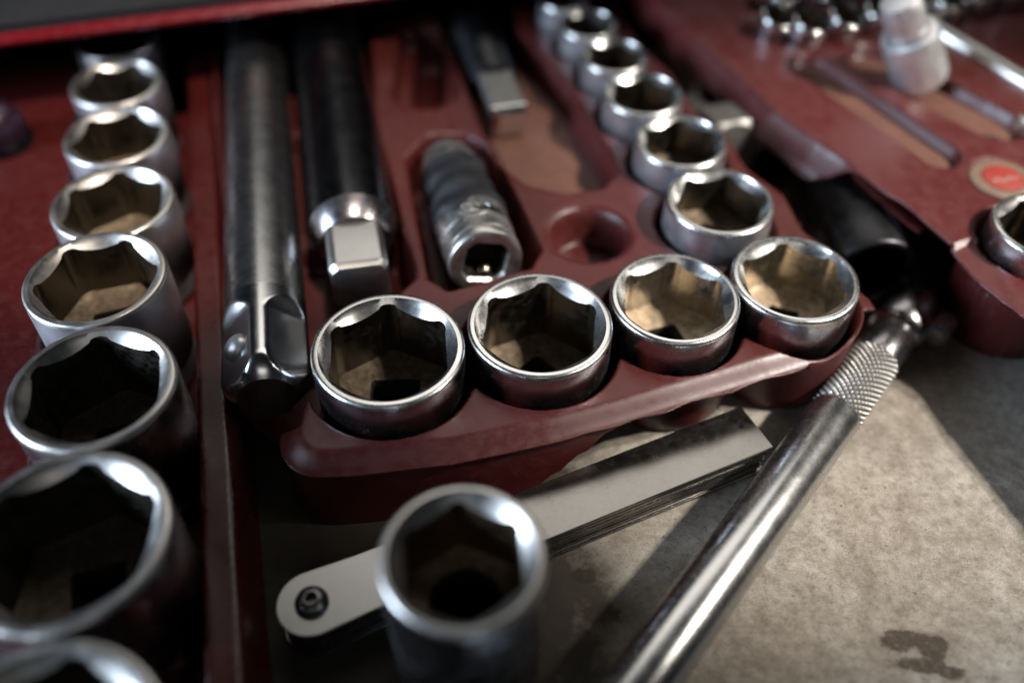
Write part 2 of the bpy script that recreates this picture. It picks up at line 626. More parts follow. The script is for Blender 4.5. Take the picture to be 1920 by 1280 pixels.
# ------------------------------------------------------------------ sockets
def hexr(af, corner):
    """radius of the hexagon bore: slightly bowed flats, rounded corner reliefs; one corner at `corner`"""
    def f(t):
        p = np.mod(t - corner + np.pi / 6, np.pi / 3) - np.pi / 6      # 0 at a corner
        q = np.pi / 6 - np.abs(p)                                       # 0 at the middle of a flat
        w = 0.15
        r = af / np.cos(q)
        edge = af / math.cos(math.pi / 6 - w)
        pocket_ = edge + 0.05 * af * np.sqrt(np.maximum(0.0, 1 - (p / w) ** 2))
        return np.where(np.abs(p) < w, pocket_, r)
    return f


def squarer(half, rot):
    def f(t):
        c, s = np.abs(np.cos(t - rot)), np.abs(np.sin(t - rot))
        r = half / np.maximum(c, s)
        return np.minimum(r, half * 1.33)
    return f


def socket(name, label, x, y, r, zt, zb=2.2, corner=90, group=None, depth=16.5, rim='rim', body='chrome',
           square=6.4, n=180, af=0.752, tilt=None, bore='', sqrot=20):
    t = thing(name, label, 'socket', (x, y, zb), group)
    if tilt:
        t.rotation_euler = (math.radians(tilt[0]), math.radians(tilt[1]), 0)
    H = zt - zb
    ca = math.radians(corner)
    hr = hexr(r * af, ca)
    r0 = r * 0.905
    # outer wall with a shallow waist ring near the drive end
    lathe('body', [(r * 0.93, 0.0), (r * 0.985, 0.8), (r * 0.985, H * 0.16), (r * 0.965, H * 0.18), (r * 0.965, H * 0.23),
                   (r, H * 0.25), (r, H - 1.5)], M[body], t, n, sharp=50)
    # lip and chamfer
    R = [ring(n, r, H - 1.5)]
    for a in np.linspace(0, 90, 7)[1:]:
        R.append(ring(n, r - 1.1 + 1.1 * math.cos(math.radians(a)), H - 1.1 + 1.1 * math.sin(math.radians(a))))
    R.append(ring(n, r0, H))
    cham = lambda tt, rr: H - (r0 - rr) * 0.95 - 0.1
    for q in (0.03, 0.5, 1.0):
        R.append(ring(n, lambda tt, q=q: r0 * (1 - q) + hr(tt) * q, cham))
    V, F = rings(R)
    mesh('rim', V, F, M[rim], t, sharp=28)
    # hexagon bore
    Rb = [ring(n, hr, cham)]
    for q in np.linspace(0, 1, 5)[1:]:
        Rb.append(ring(n, hr, lambda tt, rr, q=q: cham(tt, rr) * (1 - q) + (H - depth) * q))
    V, F = rings(Rb)
    bo = mesh('bore', V, F, M[bore + 'bore'], t, sharp=35)
    # bottom of the bore with the square drive hole
    sq = squarer(square, math.radians(sqrot)) if square > 0 else (lambda tt: np.full_like(tt, -square))
    zf = H - depth
    Rf = [ring(n, hr, zf + 0.35), ring(n, lambda tt: hr(tt) * 0.93, zf)]
    Rf += [ring(n, lambda tt: hr(tt) * 0.45 + sq(tt) * 0.55, zf - 0.5), ring(n, sq, zf - 0.8)]
    V, F = rings(Rf)
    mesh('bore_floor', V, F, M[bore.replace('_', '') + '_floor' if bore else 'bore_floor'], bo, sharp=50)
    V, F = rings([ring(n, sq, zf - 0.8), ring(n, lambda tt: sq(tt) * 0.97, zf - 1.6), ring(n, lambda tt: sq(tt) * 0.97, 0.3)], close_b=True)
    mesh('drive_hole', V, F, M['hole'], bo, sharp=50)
    return t


ARC = 'sockets in the curved row of the middle tray'
A = (-33.4, 164.8, 20.8); B = (7.7, 174.8, 20.2); C = (46.3, 185.7, 18.5); D = (82.3, 194.5, 18.4)
K = (65.3, 229.2, 17.0); L_ = (56.5, 260.8, 15.5); Mm = (46.0, 289.0, 14.3); N_ = (37.3, 314.5, 12.6); O_ = (28.5, 337.5, 11.6); P_ = (19.5, 358.0, 10.6)
arc_labels = [
    (A, 'largest chrome socket of the curved row, dark inside, touching the long bar end', 96),
    (B, 'chrome hex socket with speckled dusty bottom, second from the long bar end', 85),
    (C, 'chrome hex socket with bright golden bore beside the corner of the curved row', 86),
    (D, 'chrome hex socket at the right corner of the curved row above the knurled bar', 92),
    (K, 'satin chrome socket directly behind the corner socket, beside the round empty hole', 70),
    (L_, 'chrome socket two places behind the corner socket of the curved row', 88),
    (Mm, 'blurred chrome socket three places behind the corner socket of the curved row', 80),
    (N_, 'blurred chrome socket four places behind the corner socket of the curved row', 75),
    (O_, 'dim chrome socket in shadow, last but one at the far end of curved row', 85),
    (P_, 'dim chrome socket in shadow at the very far end of the curved row', 85),
]
for k, ((x, y, r), lab, cor) in enumerate(arc_labels):
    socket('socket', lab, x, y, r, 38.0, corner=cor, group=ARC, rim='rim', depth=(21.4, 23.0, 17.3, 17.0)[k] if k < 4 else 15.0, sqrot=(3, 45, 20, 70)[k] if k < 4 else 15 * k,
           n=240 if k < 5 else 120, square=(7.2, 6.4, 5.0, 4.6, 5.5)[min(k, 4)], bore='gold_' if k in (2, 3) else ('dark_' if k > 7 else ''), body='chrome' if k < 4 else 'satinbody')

LEFT = 'sockets in the left tray column'
left = [
    ((-84.5, 53.5, 23.6), 50, 'blurred socket cut off by the bottom left corner, nearest in the left column', 88),
    ((-96.9, 101.6, 23.1), 46, 'large dark socket with a white glint, second nearest in the left column', 92),
    ((-104.8, 145.2, 20.6), 44.5, 'black-bored socket beside the end of the long bar, left column', 103),
    ((-117.9, 186.5, 19.7), 42, 'satin socket with brown stained hex bore, fourth nearest in the left column', 76),
    ((-126.0, 225.0, 18.8), 37.5, 'satin socket with an orange rust stripe inside, left column', 100),
    ((-136.9, 262.9, 17.5), 35.5, 'small satin socket just in front of the shadow line, left column', 84),
    ((-147.7, 297.6, 16.4), 34, 'socket half in shadow under the red edge, left column', 80),
    ((-158.0, 330.5, 15.6), 33, 'last socket of the left column, nearly hidden under the red edge', 80),
]
for (x, y, r), zt, lab, cor in left:
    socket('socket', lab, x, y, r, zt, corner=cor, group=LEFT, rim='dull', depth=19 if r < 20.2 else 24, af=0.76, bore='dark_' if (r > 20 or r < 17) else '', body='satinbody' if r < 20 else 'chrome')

socket('socket', 'tall deep socket standing alone on the drawer floor in the foreground', -9.3, 91.7, 17.0, 58.0, zb=0.1,
       corner=97, rim='dull', depth=20, square=-8.2, af=0.71, bore='rusty_')
socket('socket', 'chrome socket cut off by the right picture edge, in the right tray', 160.8, 213.5, 15.8, 42.5, zb=2.2, corner=100, rim='rim')


# ------------------------------------------------------------------ middle tray
TOP = 28.0
LX = [-64, -58, -40, -15, 10, 28, 55, 82, 90]
LY = [130.2, 131.0, 132.6, 136.4, 143.2, 149.6, 160.0, 170.4, 174.0]


def lip_s(X, Y):
    s0 = (Y - np.interp(X, LX, LY)) * 0.94
    dx = X - np.interp(Y, [0, 153, 158, 166, 330, 430], [-61.0, -61.0, -69.0, -78.5, -121, -146])
    k = 13.0
    c = k - np.hypot(np.maximum(k - dx, 0), np.maximum(k - s0, 0))
    return np.where((dx < k) & (s0 < k), c, np.minimum(dx, s0))


mid_poly = [(-75, 100), (28, 120), (84.5, 171.5), (85.5, 174.5), (92, 175.0), (101.5, 182), (106.5, 193.5), (104, 212), (93, 226), (90, 244), (80, 258),
            (76, 278), (66, 293), (60, 318), (50, 338), (44, 360), (40, 430), (-152, 430), (-130, 330), (-88, 160), (-80, 140)]


def mid_out(X, Y):
    d = sd_poly(X, Y, mid_poly)
    # front edge: a lip on the right, a moulded skirt on the left, torn between the two
    front = -lip_s(X, Y) + 0.4 * wobble(X, Y, 16, 3) * sstep(5, 25, X)
    # only the thin cup rim is left round the corner socket
    cup = np.hypot(X - D[0], Y - D[1]) - (D[2] + 3.6)
    flange = np.maximum(d, front)
    right = sd_poly(X, Y, [(84.6 , 100), (130, 100), (130, 207), (100, 207), (86.5, 182)])
    flange = np.maximum(flange, -right)
    tip = sd_poly(X, Y, [(95, 190), (107.5, 191.5), (106.8, 195.5), (100, 206)])
    return np.minimum(np.minimum(flange, cup), tip)


arc_c = [A, B, C, D, K, L_, Mm, N_, O_, P_, (12, 378, 10), (6, 398, 10)]


def mid_z(X, Y):
    Z = np.full(X.shape, TOP) + 0.25 * wobble(X, Y, 45, 11)
    # plateau is a little higher in the middle, lip rolls down to its edge
    s = lip_s(X, Y)
    Z -= 3.4 * (1 - sstep(-0.5, 6.5, s)) * sstep(112, 96, X)
    d = None
    for (x, y, r) in arc_c:
        q = np.hypot(X - x, Y - y) - (r + 2.1)
        d = q if d is None else smin(d, q, 2.2)
    Z = pocket(Z, d, 1.3, 1.6)
    # trench of the two long bars
    tr = sd_poly(X, Y, [(-150, 440), (-120, 330), (-79, 160), (-72, 146), (-56, 146), (-54, 178), (-38, 190), (-29.5, 203), (-35, 222), (-42, 250), (-51, 283), (-56, 320), (-75, 440)])
    cradle = 3.0 + 9.2 * np.maximum(sstep(5, 3.5, np.abs(Y - 236)), sstep(5, 3.5, np.abs(Y - 300)))
    cradle = np.maximum(cradle, 3.0 + 9.2 * sstep(4, 2.5, np.abs(Y - 182)) * sstep(-60, -64, X))
    Z = pocket(Z, tr, cradle, 2.0)
    # pocket of the universal joint
    uj = sd_poly(X, Y, [(-37, 262), (-30, 275), (-17, 276), (-9, 268), (7.5, 216), (4.5, 208), (-19, 198), (-25, 203)]) - 1.0
    Z = pocket(Z, uj, 10.5, 2.2)
    # long pocket with the square adapter
    lp = sd_poly(X, Y, [(-22, 330), (-10, 283), (-3, 262), (6, 251), (17, 247), (28, 249), (33, 256), (31, 267), (25, 284), (20, 303), (8, 328), (-2, 350), (-12, 430), (-50, 430)]) - 3.0
    Z = pocket(Z, lp, 17.0, 4.0)
    # small pocket of the black adapter
    sp = sd_poly(X, Y, [(-46, 345), (-45, 301), (-40, 294), (-28, 294), (-23, 301), (-25, 345)]) - 1.5
    Z = pocket(Z, sp, 21.5, 2.2)
    sp2 = sd_poly(X, Y, [(-40.5, 350), (-39.5, 307), (-36, 303), (-31.5, 303), (-28.5, 307), (-29.5, 350)]) - 1.0
    Z = pocket(Z, sp2, 8, 2.4)
    for (cx, cy) in ((-41.5, 298.5), (-27.0, 299.0)):
        Z += 1.6 * sstep(3.4, 0.6, np.hypot(X - cx, Y - cy))
    # round empty hole with a soft shoulder
    rh = np.hypot(X - 24.3, Y - 224.0) - 12.2
    Z -= 1.2 * sstep(3.2, 0, rh)
    Z = pocket(Z, rh, 14.0, 1.6)
    return Z


mid = thing('socket_tray', 'dark red plastic tray with a torn front lip holding the curved socket row', 'tray', (0, 0, 0))
field('tray_shell', lines((-146, 112, 0.75)), lines((121, 178, 0.38), (178, 212, 0.5), (212, 300, 0.85), (300, 432, 1.6)), mid_z, mid_out, M['red'], mid)
# moulded wall set back under the lip; torn off towards the right
sk = [(-59.0, 147.6), (-59.0, 146.2)]
fy = lambda x: float(np.interp(x, LX, LY))
for a in np.linspace(0, 90, 9):
    sk.append((-48.0 - 11.0 * math.cos(math.radians(a)), fy(-48) + 13.2 - 11.0 * math.sin(math.radians(a))))
sk += [(x, fy(x) + 2.3) for x in np.arange(-44, 29, 2.4)]
sk = np.array(sk)
e_ = np.gradient(sk, axis=0)
n_ = np.stack([e_[:, 1], -e_[:, 0]], -1)
n_ /= np.linalg.norm(n_, axis=1)[:, None]
R = []
for k, (p, q) in enumerate(zip(sk, n_)):
    zb_ = float(np.interp(p[0], [4, 12, 20, 28], [0.6, 7.5, 14.5, 22.0])) + (0.9 * math.sin(k * 2.1) if p[0] > 4 else 0)
    zt_ = 21.0 if p[0] < -42 else 23.0
    o2 = p + q * 0.9
    o3 = p + q * (0.9 if zb_ > 2 else 1.6)
    R.append(np.array([(p[0], p[1], zb_), (o3[0], o3[1], zb_), (o2[0], o2[1], zt_), (p[0], p[1], zt_)]))
V, F = rings(R, True, True)
mesh('tray_wall', V, F, M['red'], mid, sharp=40)
# dust lying in the long pocket
prism('pocket_dust', [(-20, 330), (-8, 284), (-1, 264), (8, 253), (17, 250.5), (26, 252), (30, 257), (28, 267), (22, 284), (17, 303), (5, 328), (-4, 350), (-14, 420), (-46, 420)], 17.1, 17.5, M['dust'], mid)

# ------------------------------------------------------------------ left tray
RX = lambda y: -83.6 - (y - 160.0) * 0.2625 + 0.0 * y        # middle of the divider strip


def left_out(X, Y):
    d = sd_poly(X, Y, [(-330, -40), (-29, -40), (-29, 520), (-330, 520)])
    edge = (X - (RX(Y) + 7.4)) * 0.967
    return np.maximum(d, edge)


def left_z(X, Y):
    Z = np.full(X.shape, 21.0) + 0.3 * wobble(X, Y, 60, 21)
    e = (X - RX(Y)) * 0.967
    Z -= 19.5 * sstep(3.9, 7.0, e)
    # raised bead on the outer side of the strip
    pts = [((-70, 8), 24.6), ((-84.5, 53.5), 24.6), ((-96.9, 101.6), 24.2), ((-104.8, 145.2), 22.0), ((-117.9, 186.5), 21.3), ((-126.0, 225.0), 20.4), ((-136.9, 262.9), 19.0), ((-147.7, 297.6), 18.0), ((-158, 330.5), 17.0), ((-168, 362), 17)]
    d = None
    for (p, r) in pts:
        q = np.hypot(X - p[0], Y - p[1]) - r
        d = q if d is None else smin(d, q, 7)
    xc = np.interp(Y, [p[0][1] for p in pts], [p[0][0] for p in pts])
    d = np.minimum(d, np.maximum(e + 4.4, np.maximum(xc - X, Y - 372)))
    d = np.maximum(d, e + 4.4)
    Z = pocket(Z, d, 1.3, 2.0)
    return Z


lt = thing('socket_tray', 'dark red plastic tray on the left with a straight column of sockets', 'tray', (0, 0, 0))
field('tray_shell', lines((-260, -170, 2.0), (-170, -40, 0.8)), lines((-30, 420, 1.3)), left_z, left_out, M['red_left'], lt)
# dark purple knob at the left edge
kn = thing('handle_knob', 'dark purple knob at the left picture edge behind the left tray', 'knob', (-186, 277, 21))
lathe('knob', [(7, 0), (8.5, 1.5), (9.5, 6), (9.2, 10), (7.5, 13.5), (4, 15.6), (0.6, 16.2)], M['purple'], kn, 40, cb=True)
lathe('collar', [(10.5, -0.5), (10.5, 1.6), (8.4, 1.7)], M['gunmetal'], kn, 40)

# ------------------------------------------------------------------ panel with red edge, over the back of the left tray
pe = [(-330, 247.5), (-180.1, 289.6), (-115.9, 308.4), (-46.0, 328.0), (60, 358.0), (60, 560), (-330, 560)]
pn = thing('drawer_panel', 'black panel with a glossy red front edge above the left tray', 'panel', (0, 0, 0))


def strip(name, line, prof, mat, parent):
    """sweep a closed profile (offset along the outward normal, z) along a 2D polyline"""
    Lp = np.array(line, float)
    e = np.gradient(Lp, axis=0)
    nn = np.stack([e[:, 1], -e[:, 0]], -1)
    nn /= np.linalg.norm(nn, axis=1)[:, None]
    R = []
    for p, q in zip(Lp, nn):
        R.append(np.array([(p[0] + q[0] * a, p[1] + q[1] * a, z) for a, z in prof]))
    V, F = rings(R, True, True)
    return mesh(name, V, F, mat, parent, sharp=50)


edge_line = [(-330 + t * 390, 0) for t in np.linspace(0, 1, 40)]
edge_line = [(x, 9.0 + float(np.interp(x, [q[0] for q in pe[:5]], [q[1] for q in pe[:5]]))) for x, _ in edge_line]
prof = [(-3, 48.4), (1.4, 48.4), (2.0, 48.9), (2.2, 49.8), (1.8, 50.7), (0.8, 51.2), (-3, 51.3)]
strip('red_edge', edge_line, prof, M['red_gloss'], pn)
inner = [(x, y + 2.0) for x, y in edge_line]
prism('panel', [(p[0], p[1]) for p in inner] + [(60, 560), (-330, 560)], 48.6, 51.0, M['rubber'], pn)
prism('mat', [(p[0], p[1] + 3.0) for p in inner] + [(58, 556), (-328, 556)], 51.0, 53.4, M['rubber'], pn)
for x in (-326, 56):
    box('support', (x, 500, 23.6), (6, 60, 47.2), M['rubber'], pn)
sc = thing('screw', 'small pale screw head by the panel edge at the picture top', 'screw', (-38.0, 349, 53.4))
lathe('head', [(3.4, 0), (3.3, 0.9), (2.5, 1.9), (1.2, 2.4)], M['plate'], sc, 24, cb=True)


# ------------------------------------------------------------------ long bar with square end
def bar_thing(name, label, cat, front, back, group=None):
    ax = Vector(back) - Vector(front)
    return thing(name, label, cat, front, group, axis=ax), ax.length


b1, ln = bar_thing('extension_bar', 'long thick chrome bar with square drive end and ball detent', 'extension bar', (-66.6, 156.6, 25.4), (-108.6, 352.0, 23.8))
nb = 96


def secr(z):
    """cross-section: round shaft that becomes a square with rounded corners near the front end"""
    R = 12.4 - 1.3 * min(max(z / 190.0, 0), 1)

    def f(t):
        k = sstep(31.0, 24.5, np.array(z)).item()
        c, s = np.abs(np.cos(t - math.pi / 4)), np.abs(np.sin(t - math.pi / 4))
        half = 10.0 * k + 12.6 * (1 - k)
        r = np.minimum(R, half / np.maximum(c, s))
        if z < 6.0:
            q = (6.0 - z) / 6.0
            lim = R * (1.0 - 0.30 * q ** 1.5)
            r = np.minimum(r, lim) * (1 - 0.06 * q * q)
        return r
    return f


zz = [0, 0.6, 1.2, 2.0, 3.0, 4.0, 5.0, 6.0, 8, 12, 16, 20, 23] + list(np.arange(24, 34, 0.8)) + list(np.arange(36, 240, 12))
ZS = [z for z in zz if z <= 34]
ZB = [z for z in zz if z >= 32]
V, F = rings([ring(nb, secr(z), z) for z in ZS], True, False)
b1e = mesh('square_end', V, F, M['endpolish'], b1, sharp=38)
V, F = rings([ring(nb, secr(z), z) for z in [ZS[-1]] + [q for q in ZB if q > ZS[-1]]], False, True)
mesh('shaft', V, F, M['shaft'], b1, sharp=50)


def local_disc(name, parent, centre, nrm, prof, mat, n=36):
    o = lathe(name, prof, mat, parent, n, cb=True)
    q = Vector(nrm).normalized().to_track_quat('Z', 'Y').to_matrix().to_4x4()
    q.translation = Vector(centre) * S
    o.matrix_local = q
    return o


# local x of the bar points to camera left/right: find the sign so that the ball sits on the upper left flat
mw = b1.matrix_basis
side = -1 if (mw.to_3x3() @ Vector((1, 0, 0))).x > 0 else 1
nd = Vector((side, 1, 0)).normalized()
local_disc('ball_socket', b1e, nd * 9.8 + Vector((0, 0, 14)), nd, [(5.4, 0.0), (5.2, 0.22), (4.8, 0.24), (4.3, 0.0)], M['endpolish'])
local_disc('detent_ball', b1e, nd * 9.6 + Vector((0, 0, 14)), nd, [(4.2 * math.cos(a), 4.2 * math.sin(a) * 0.7) for a in np.linspace(0, 1.5, 9)], M['satin'])

# ------------------------------------------------------------------ second bar, hexagon end
b2, ln = bar_thing('drive_bar', 'dark chrome bar with a bright square end lying beside the long thick bar', 'extension bar', (-46.2, 200.6, 25.6), (-75.5, 337.0, 25.6))


def sq2(h, z, cap):
    return ring(96, lambda t: np.minimum(h / np.maximum(np.abs(np.cos(t)), np.abs(np.sin(t))), cap), z)


V, F = rings([sq2(6.4, -0.6, 8.0), sq2(8.0, 0, 10.0), sq2(8.9, 1.6, 11.3), sq2(9.0, 2.2, 11.5), sq2(9.0, 19.5, 11.5)], True, False)
mesh('square_end', V, F, M['plate'], b2, sharp=28)
lathe('collar', [(9.0, 19.2), (11.2, 19.4), (12.0, 20.4), (14.0, 25.4), (14.5, 27)], M['darkneck'], b2, 72)
lathe('shaft', [(14.5, 27), (14.2, 90), (13.6, 210)], M['darkchrome'], b2, 72, cb=True)

# ------------------------------------------------------------------ universal joint
uj, ln = bar_thing('universal_joint', 'chrome universal joint wrapped in dark tape in its red pocket', 'universal joint', (-8.4, 208.5, 28.5), (-25.2, 271.0, 22.5))
nq = 72
sqh = lambda t: np.minimum(6.6 / np.maximum(np.abs(np.cos(t - 0.25)), np.abs(np.sin(t - 0.25))), 7.6)
R = [ring(nq, 11.7, 10.4), ring(nq, 11.7, 5.2), ring(nq, 11.2, 4.9), ring(nq, 11.2, 4.1), ring(nq, 11.8, 3.7), ring(nq, 11.8, 1.0), ring(nq, 11.4, 0.3), ring(nq, 10.6, 0.0),
     ring(nq, 9.8, 0.1), ring(nq, lambda t: sqh(t) * 1.08, 0.5), ring(nq, sqh, 1.2)]
V, F = rings(R)
ujc = mesh('front_collar', V, F, M['dull'], uj, sharp=32)
V, F = rings([ring(nq, sqh, 1.2), ring(nq, sqh, 12)], False, True)
mesh('drive_hole', V, F, M['dark_bore'], ujc, sharp=40)
local_disc('detent_ball', ujc, (0, -6.2, 4.5), (0, 1, 0), [(2.7 * math.cos(a), 2.7 * math.sin(a)) for a in np.linspace(0, 1.5, 8)], M['brass'])
ujs = lathe('sleeve', [(11.6, 10.2), (12.0, 11), (11.9, 20)], M['grimy'], uj, nq)
# tape wrap with folds
R = []
for z in np.linspace(15.5, 50, 44):
    k = (z - 15.5) / 34.5
    base = 12.2 - 1.2 * k
    R.append(ring(nq, lambda t, z=z, base=base: base + 0.45 * np.sin(2 * t + z * 0.33) + 0.42 * np.sin(z * 0.62 + 3 * np.cos(t)) + 0.24 * np.sin(5 * t - z * 0.5),
                  lambda t, r, z=z, k=k: z + (1 - k) * (4.2 * np.cos(t + 0.4) + 1.1 * np.sin(3 * t)) + 0.5 * k * np.cos(2 * t)))
V, F = rings(R)
mesh('tape_wrap', V, F, M['tape'], uj)
lathe('rear_collar', [(9.6, 47), (10.4, 48), (10.4, 54.5), (9.8, 55.4)], M['dull'], uj, nq)
lathe('rear_ring', [(9.8, 55.4), (9.1, 56.2), (9.1, 60.5), (8.2, 62)], M['grey'], uj, nq, cb=True)
# worn maker's oval stamped on the sleeve: an oval ring and unreadable raised strokes
em = []
ef = []


def on_sleeve(a, z, h):
    return ((12.0 + h) * math.sin(a), (12.0 + h) * math.cos(a), z)


def stroke(p0, p1, w, h):
    d = np.array(p1) - np.array(p0)
    d = d / np.linalg.norm(d)
    nrm = np.array([-d[1], d[0]]) * w / 2
    b = len(em)
    for q, hh in ((p0 + nrm, -0.3), (p0 - nrm, -0.3), (p1 - nrm, -0.3), (p1 + nrm, -0.3), (p0 + nrm * .6, h), (p0 - nrm * .6, h), (p1 - nrm * .6, h), (p1 + nrm * .6, h)):
        em.append(on_sleeve(q[0] / 12.0, q[1], hh))
    ef.extend([(b + 4, b + 5, b + 6, b + 7), (b, b + 1, b + 5, b + 4), (b + 1, b + 2, b + 6, b + 5), (b + 2, b + 3, b + 7, b + 6), (b + 3, b, b + 4, b + 7)])


ov = [np.array([5.0 * math.cos(a), 13.8 + 2.9 * math.sin(a)]) for a in np.linspace(0, 2 * math.pi, 25)]
for p, q in zip(ov[:-1], ov[1:]):
    stroke(p, q, 0.8, 0.3)
for x0, y0, x1, y1 in ((-3, 12.6, -2.4, 15.2), (-2.4, 15.2, -1.2, 14.8), (-1.6, 12.5, -2.7, 13.9), (-0.5, 12.3, 0, 15.2), (0.0, 15.2, 1.2, 14.4), (1.2, 14.4, 0.2, 13.4), (2.0, 12.6, 2.6, 15.0), (2.6, 15.0, 3.6, 13.2)):
    stroke(np.array([x0, y0]), np.array([x1, y1]), 0.7, 0.35)
mesh('stamped_emblem', em, ef, M['rim'], ujs, sharp=30)

# ------------------------------------------------------------------ square adapter in the long pocket
ad, ln = bar_thing('square_adapter', 'dark square steel adapter with a bright tip in the long red pocket', 'adapter', (-1.6, 289.0, 23.6), (-19.0, 360.0, 23.6))


def sqring(h, z, cap=99):
    return ring(64, lambda t: np.minimum(h / np.maximum(np.abs(np.cos(t)), np.abs(np.sin(t))), cap), z)


V, F = rings([sqring(4.4, 0), sqring(6.4, 2.6), sqring(6.5, 3.2)], True)
mesh('tip', V, F, M['polish'], ad, sharp=25)
V, F = rings([sqring(6.5, 3.2, 8.6), sqring(6.5, 26, 8.6), sqring(6.5, 27, 8.6)])
mesh('square_shank', V, F, M['grey'], ad, sharp=25)
lathe('black_sleeve', [(6.8, 26), (8.6, 26.6), (9.2, 28), (9.2, 60), (10.2, 62), (10.2, 70), (9, 71), (9, 110)], M['gunmetal'], ad, 48, cb=True)

# ------------------------------------------------------------------ feeler gauge on the floor
gdir = Vector((118.4, 56.0, 0)).normalized()
ga = math.atan2(gdir.y, gdir.x)
fg = thing('feeler_gauge', 'steel feeler gauge lying behind the tall foreground socket', 'feeler gauge', (-48.2, 103.6, 0), rotz=ga)


def blade_outline(x0, x1, hw, rr, notch=None, n=18):
    pts = []
    for a in np.linspace(math.pi / 2, 3 * math.pi / 2, n):
        pts.append((x0 + rr * math.cos(a), rr * math.sin(a)))
    pts += [(x0 + 14, -hw), (x1, -hw), (x1, hw)]
    if notch:
        a, b, dep = notch
        for q in np.linspace(0, 1, 9):
            pts.append((b - (b - a) * q, hw - dep * math.sin(math.pi * q) ** 0.7))
    pts += [(x0 + 14, hw)]
    return pts


prism('holder_plate', blade_outline(0, 31, 8.0, 8.7, None), 11.2, 12.2, M['plate'], fg, 0.2)
prism('holder_plate', blade_outline(0, 131, 8.0, 8.6), 0.2, 1.2, M['steel'], fg, 0.15)
# folded case: top and far side of the channel that covers the leaves
prism('case_top', [(22, -8.1), (131.3, -8.1), (131.3, 8.1), (30, 8.1), (26, 7.4), (22.5, 5.0)], 10.7, 11.9, M['steel'], fg, 0.25)
prism('case_side', [(30, 7.0), (131.3, 7.0), (131.3, 8.15), (30, 8.15)], 1.3, 10.6, M['steel'], fg, 0.2)
nl = 9
for k in range(nl):
    z = 1.5 + k * 1.02
    sh = random.uniform(-0.45, 0.25)
    prism('gauge_leaf', [(p[0], p[1] - 0.25 + sh) for p in blade_outline(0, 129.5 + random.uniform(-1.2, 1.2), 7.0, 7.9)], z, z + random.uniform(0.5, 0.8), M['steel'], fg, 0.06)
# button-head pivot screw with a hexagon recess
R = [ring(48, 4.25, 12.2), ring(48, 4.2, 12.8), ring(48, 3.9, 13.5), ring(48, 3.2, 14.2), ring(48, 2.3, 14.65), ring(48, 1.75, 14.75), ring(48, lambda t: 1.45 / np.cos(np.mod(t, math.pi / 3) - math.pi / 6) * 0.93, 14.7), ring(48, lambda t: 1.4 / np.cos(np.mod(t, math.pi / 3) - math.pi / 6) * 0.93, 13.0)]
V, F = rings(R, False, True)
pvs = mesh('pivot_screw', V, F, M['rivet'], fg, sharp=40)
lathe('screw_shank', [(2.4, 0.2), (2.4, 12.3)], M['rivet'], pvs, 24)

# ------------------------------------------------------------------ knurled bar
pa, pb = Vector((31.1, 83.9, 16.4)), Vector((114.4, 190.5, 9.6))
kd = (pb - pa).normalized()
kb = thing('breaker_bar', 'chrome breaker bar with knurled band lying across the lit floor', 'breaker bar', pa - kd * 55, axis=kd)
off = 55
RB = 7.55
lathe('handle', [(4.8, 0), (6.8, 0.8), (RB, 2.4), (RB, off + 101.6), (RB - 0.15, off + 102.3), (RB - 0.6, off + 102.6)], M['bar'], kb, 96, ca=True)
nn_, nz = 352, 190
zk = np.linspace(off + 102.5, off + 131.0, nz)
t = np.arange(nn_) * 2 * np.pi / nn_
Rk = []
for z in zk:
    w = (z - zk[0]) / 2.2
    p1 = np.abs(np.mod(t * 22 / (2 * np.pi) + w, 1) - 0.5) * 2
    p2 = np.abs(np.mod(t * 22 / (2 * np.pi) - w, 1) - 0.5) * 2
    g = np.minimum(sstep(0.10, 0.8, p1), sstep(0.10, 0.8, p2))
    endf = min(1, (z - zk[0]) / 0.8, (zk[-1] - z) / 0.8)
    r = RB - 0.5 + 0.72 * g * endf
    Rk.append(np.stack([r * np.cos(t), r * np.sin(t), np.full(nn_, z)], -1))
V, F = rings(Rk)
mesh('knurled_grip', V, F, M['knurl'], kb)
lathe('neck', [(RB - 0.6, off + 130.8), (RB - 0.5, off + 131.4), (RB - 0.25, off + 132), (RB - 0.25, off + 145.0), (RB - 0.9, off + 146.2)], M['darkneck'], kb, 72)
# jointed head: wider barrel with a bright chamfer, tongue and pivoting square drive
lathe('head_barrel', [(RB - 0.9, off + 146.2), (RB + 0.6, off + 147.0), (RB + 1.4, off + 148.2), (RB + 1.4, off + 162), (RB + 0.8, off + 164), (RB - 2.2, off + 165.5)], M['darkneck'], kb, 64, cb=True)
box('drive_tongue', (0, -1.2, off + 170), (9.4, 6.6, 14), M['bar'], kb, 1.4)
box('square_drive', (-9.4, -1.4, off + 160), (9.6, 9.6, 10.4), M['chrome'], kb, 1.4)
lathe('pivot_pin', [(2.4, 0), (2.4, 8.6), (1.6, 9.2)], M['gunmetal'], kb, 24, ca=True, cb=True).location = Vector((0, -5.6, off + 168)) * S

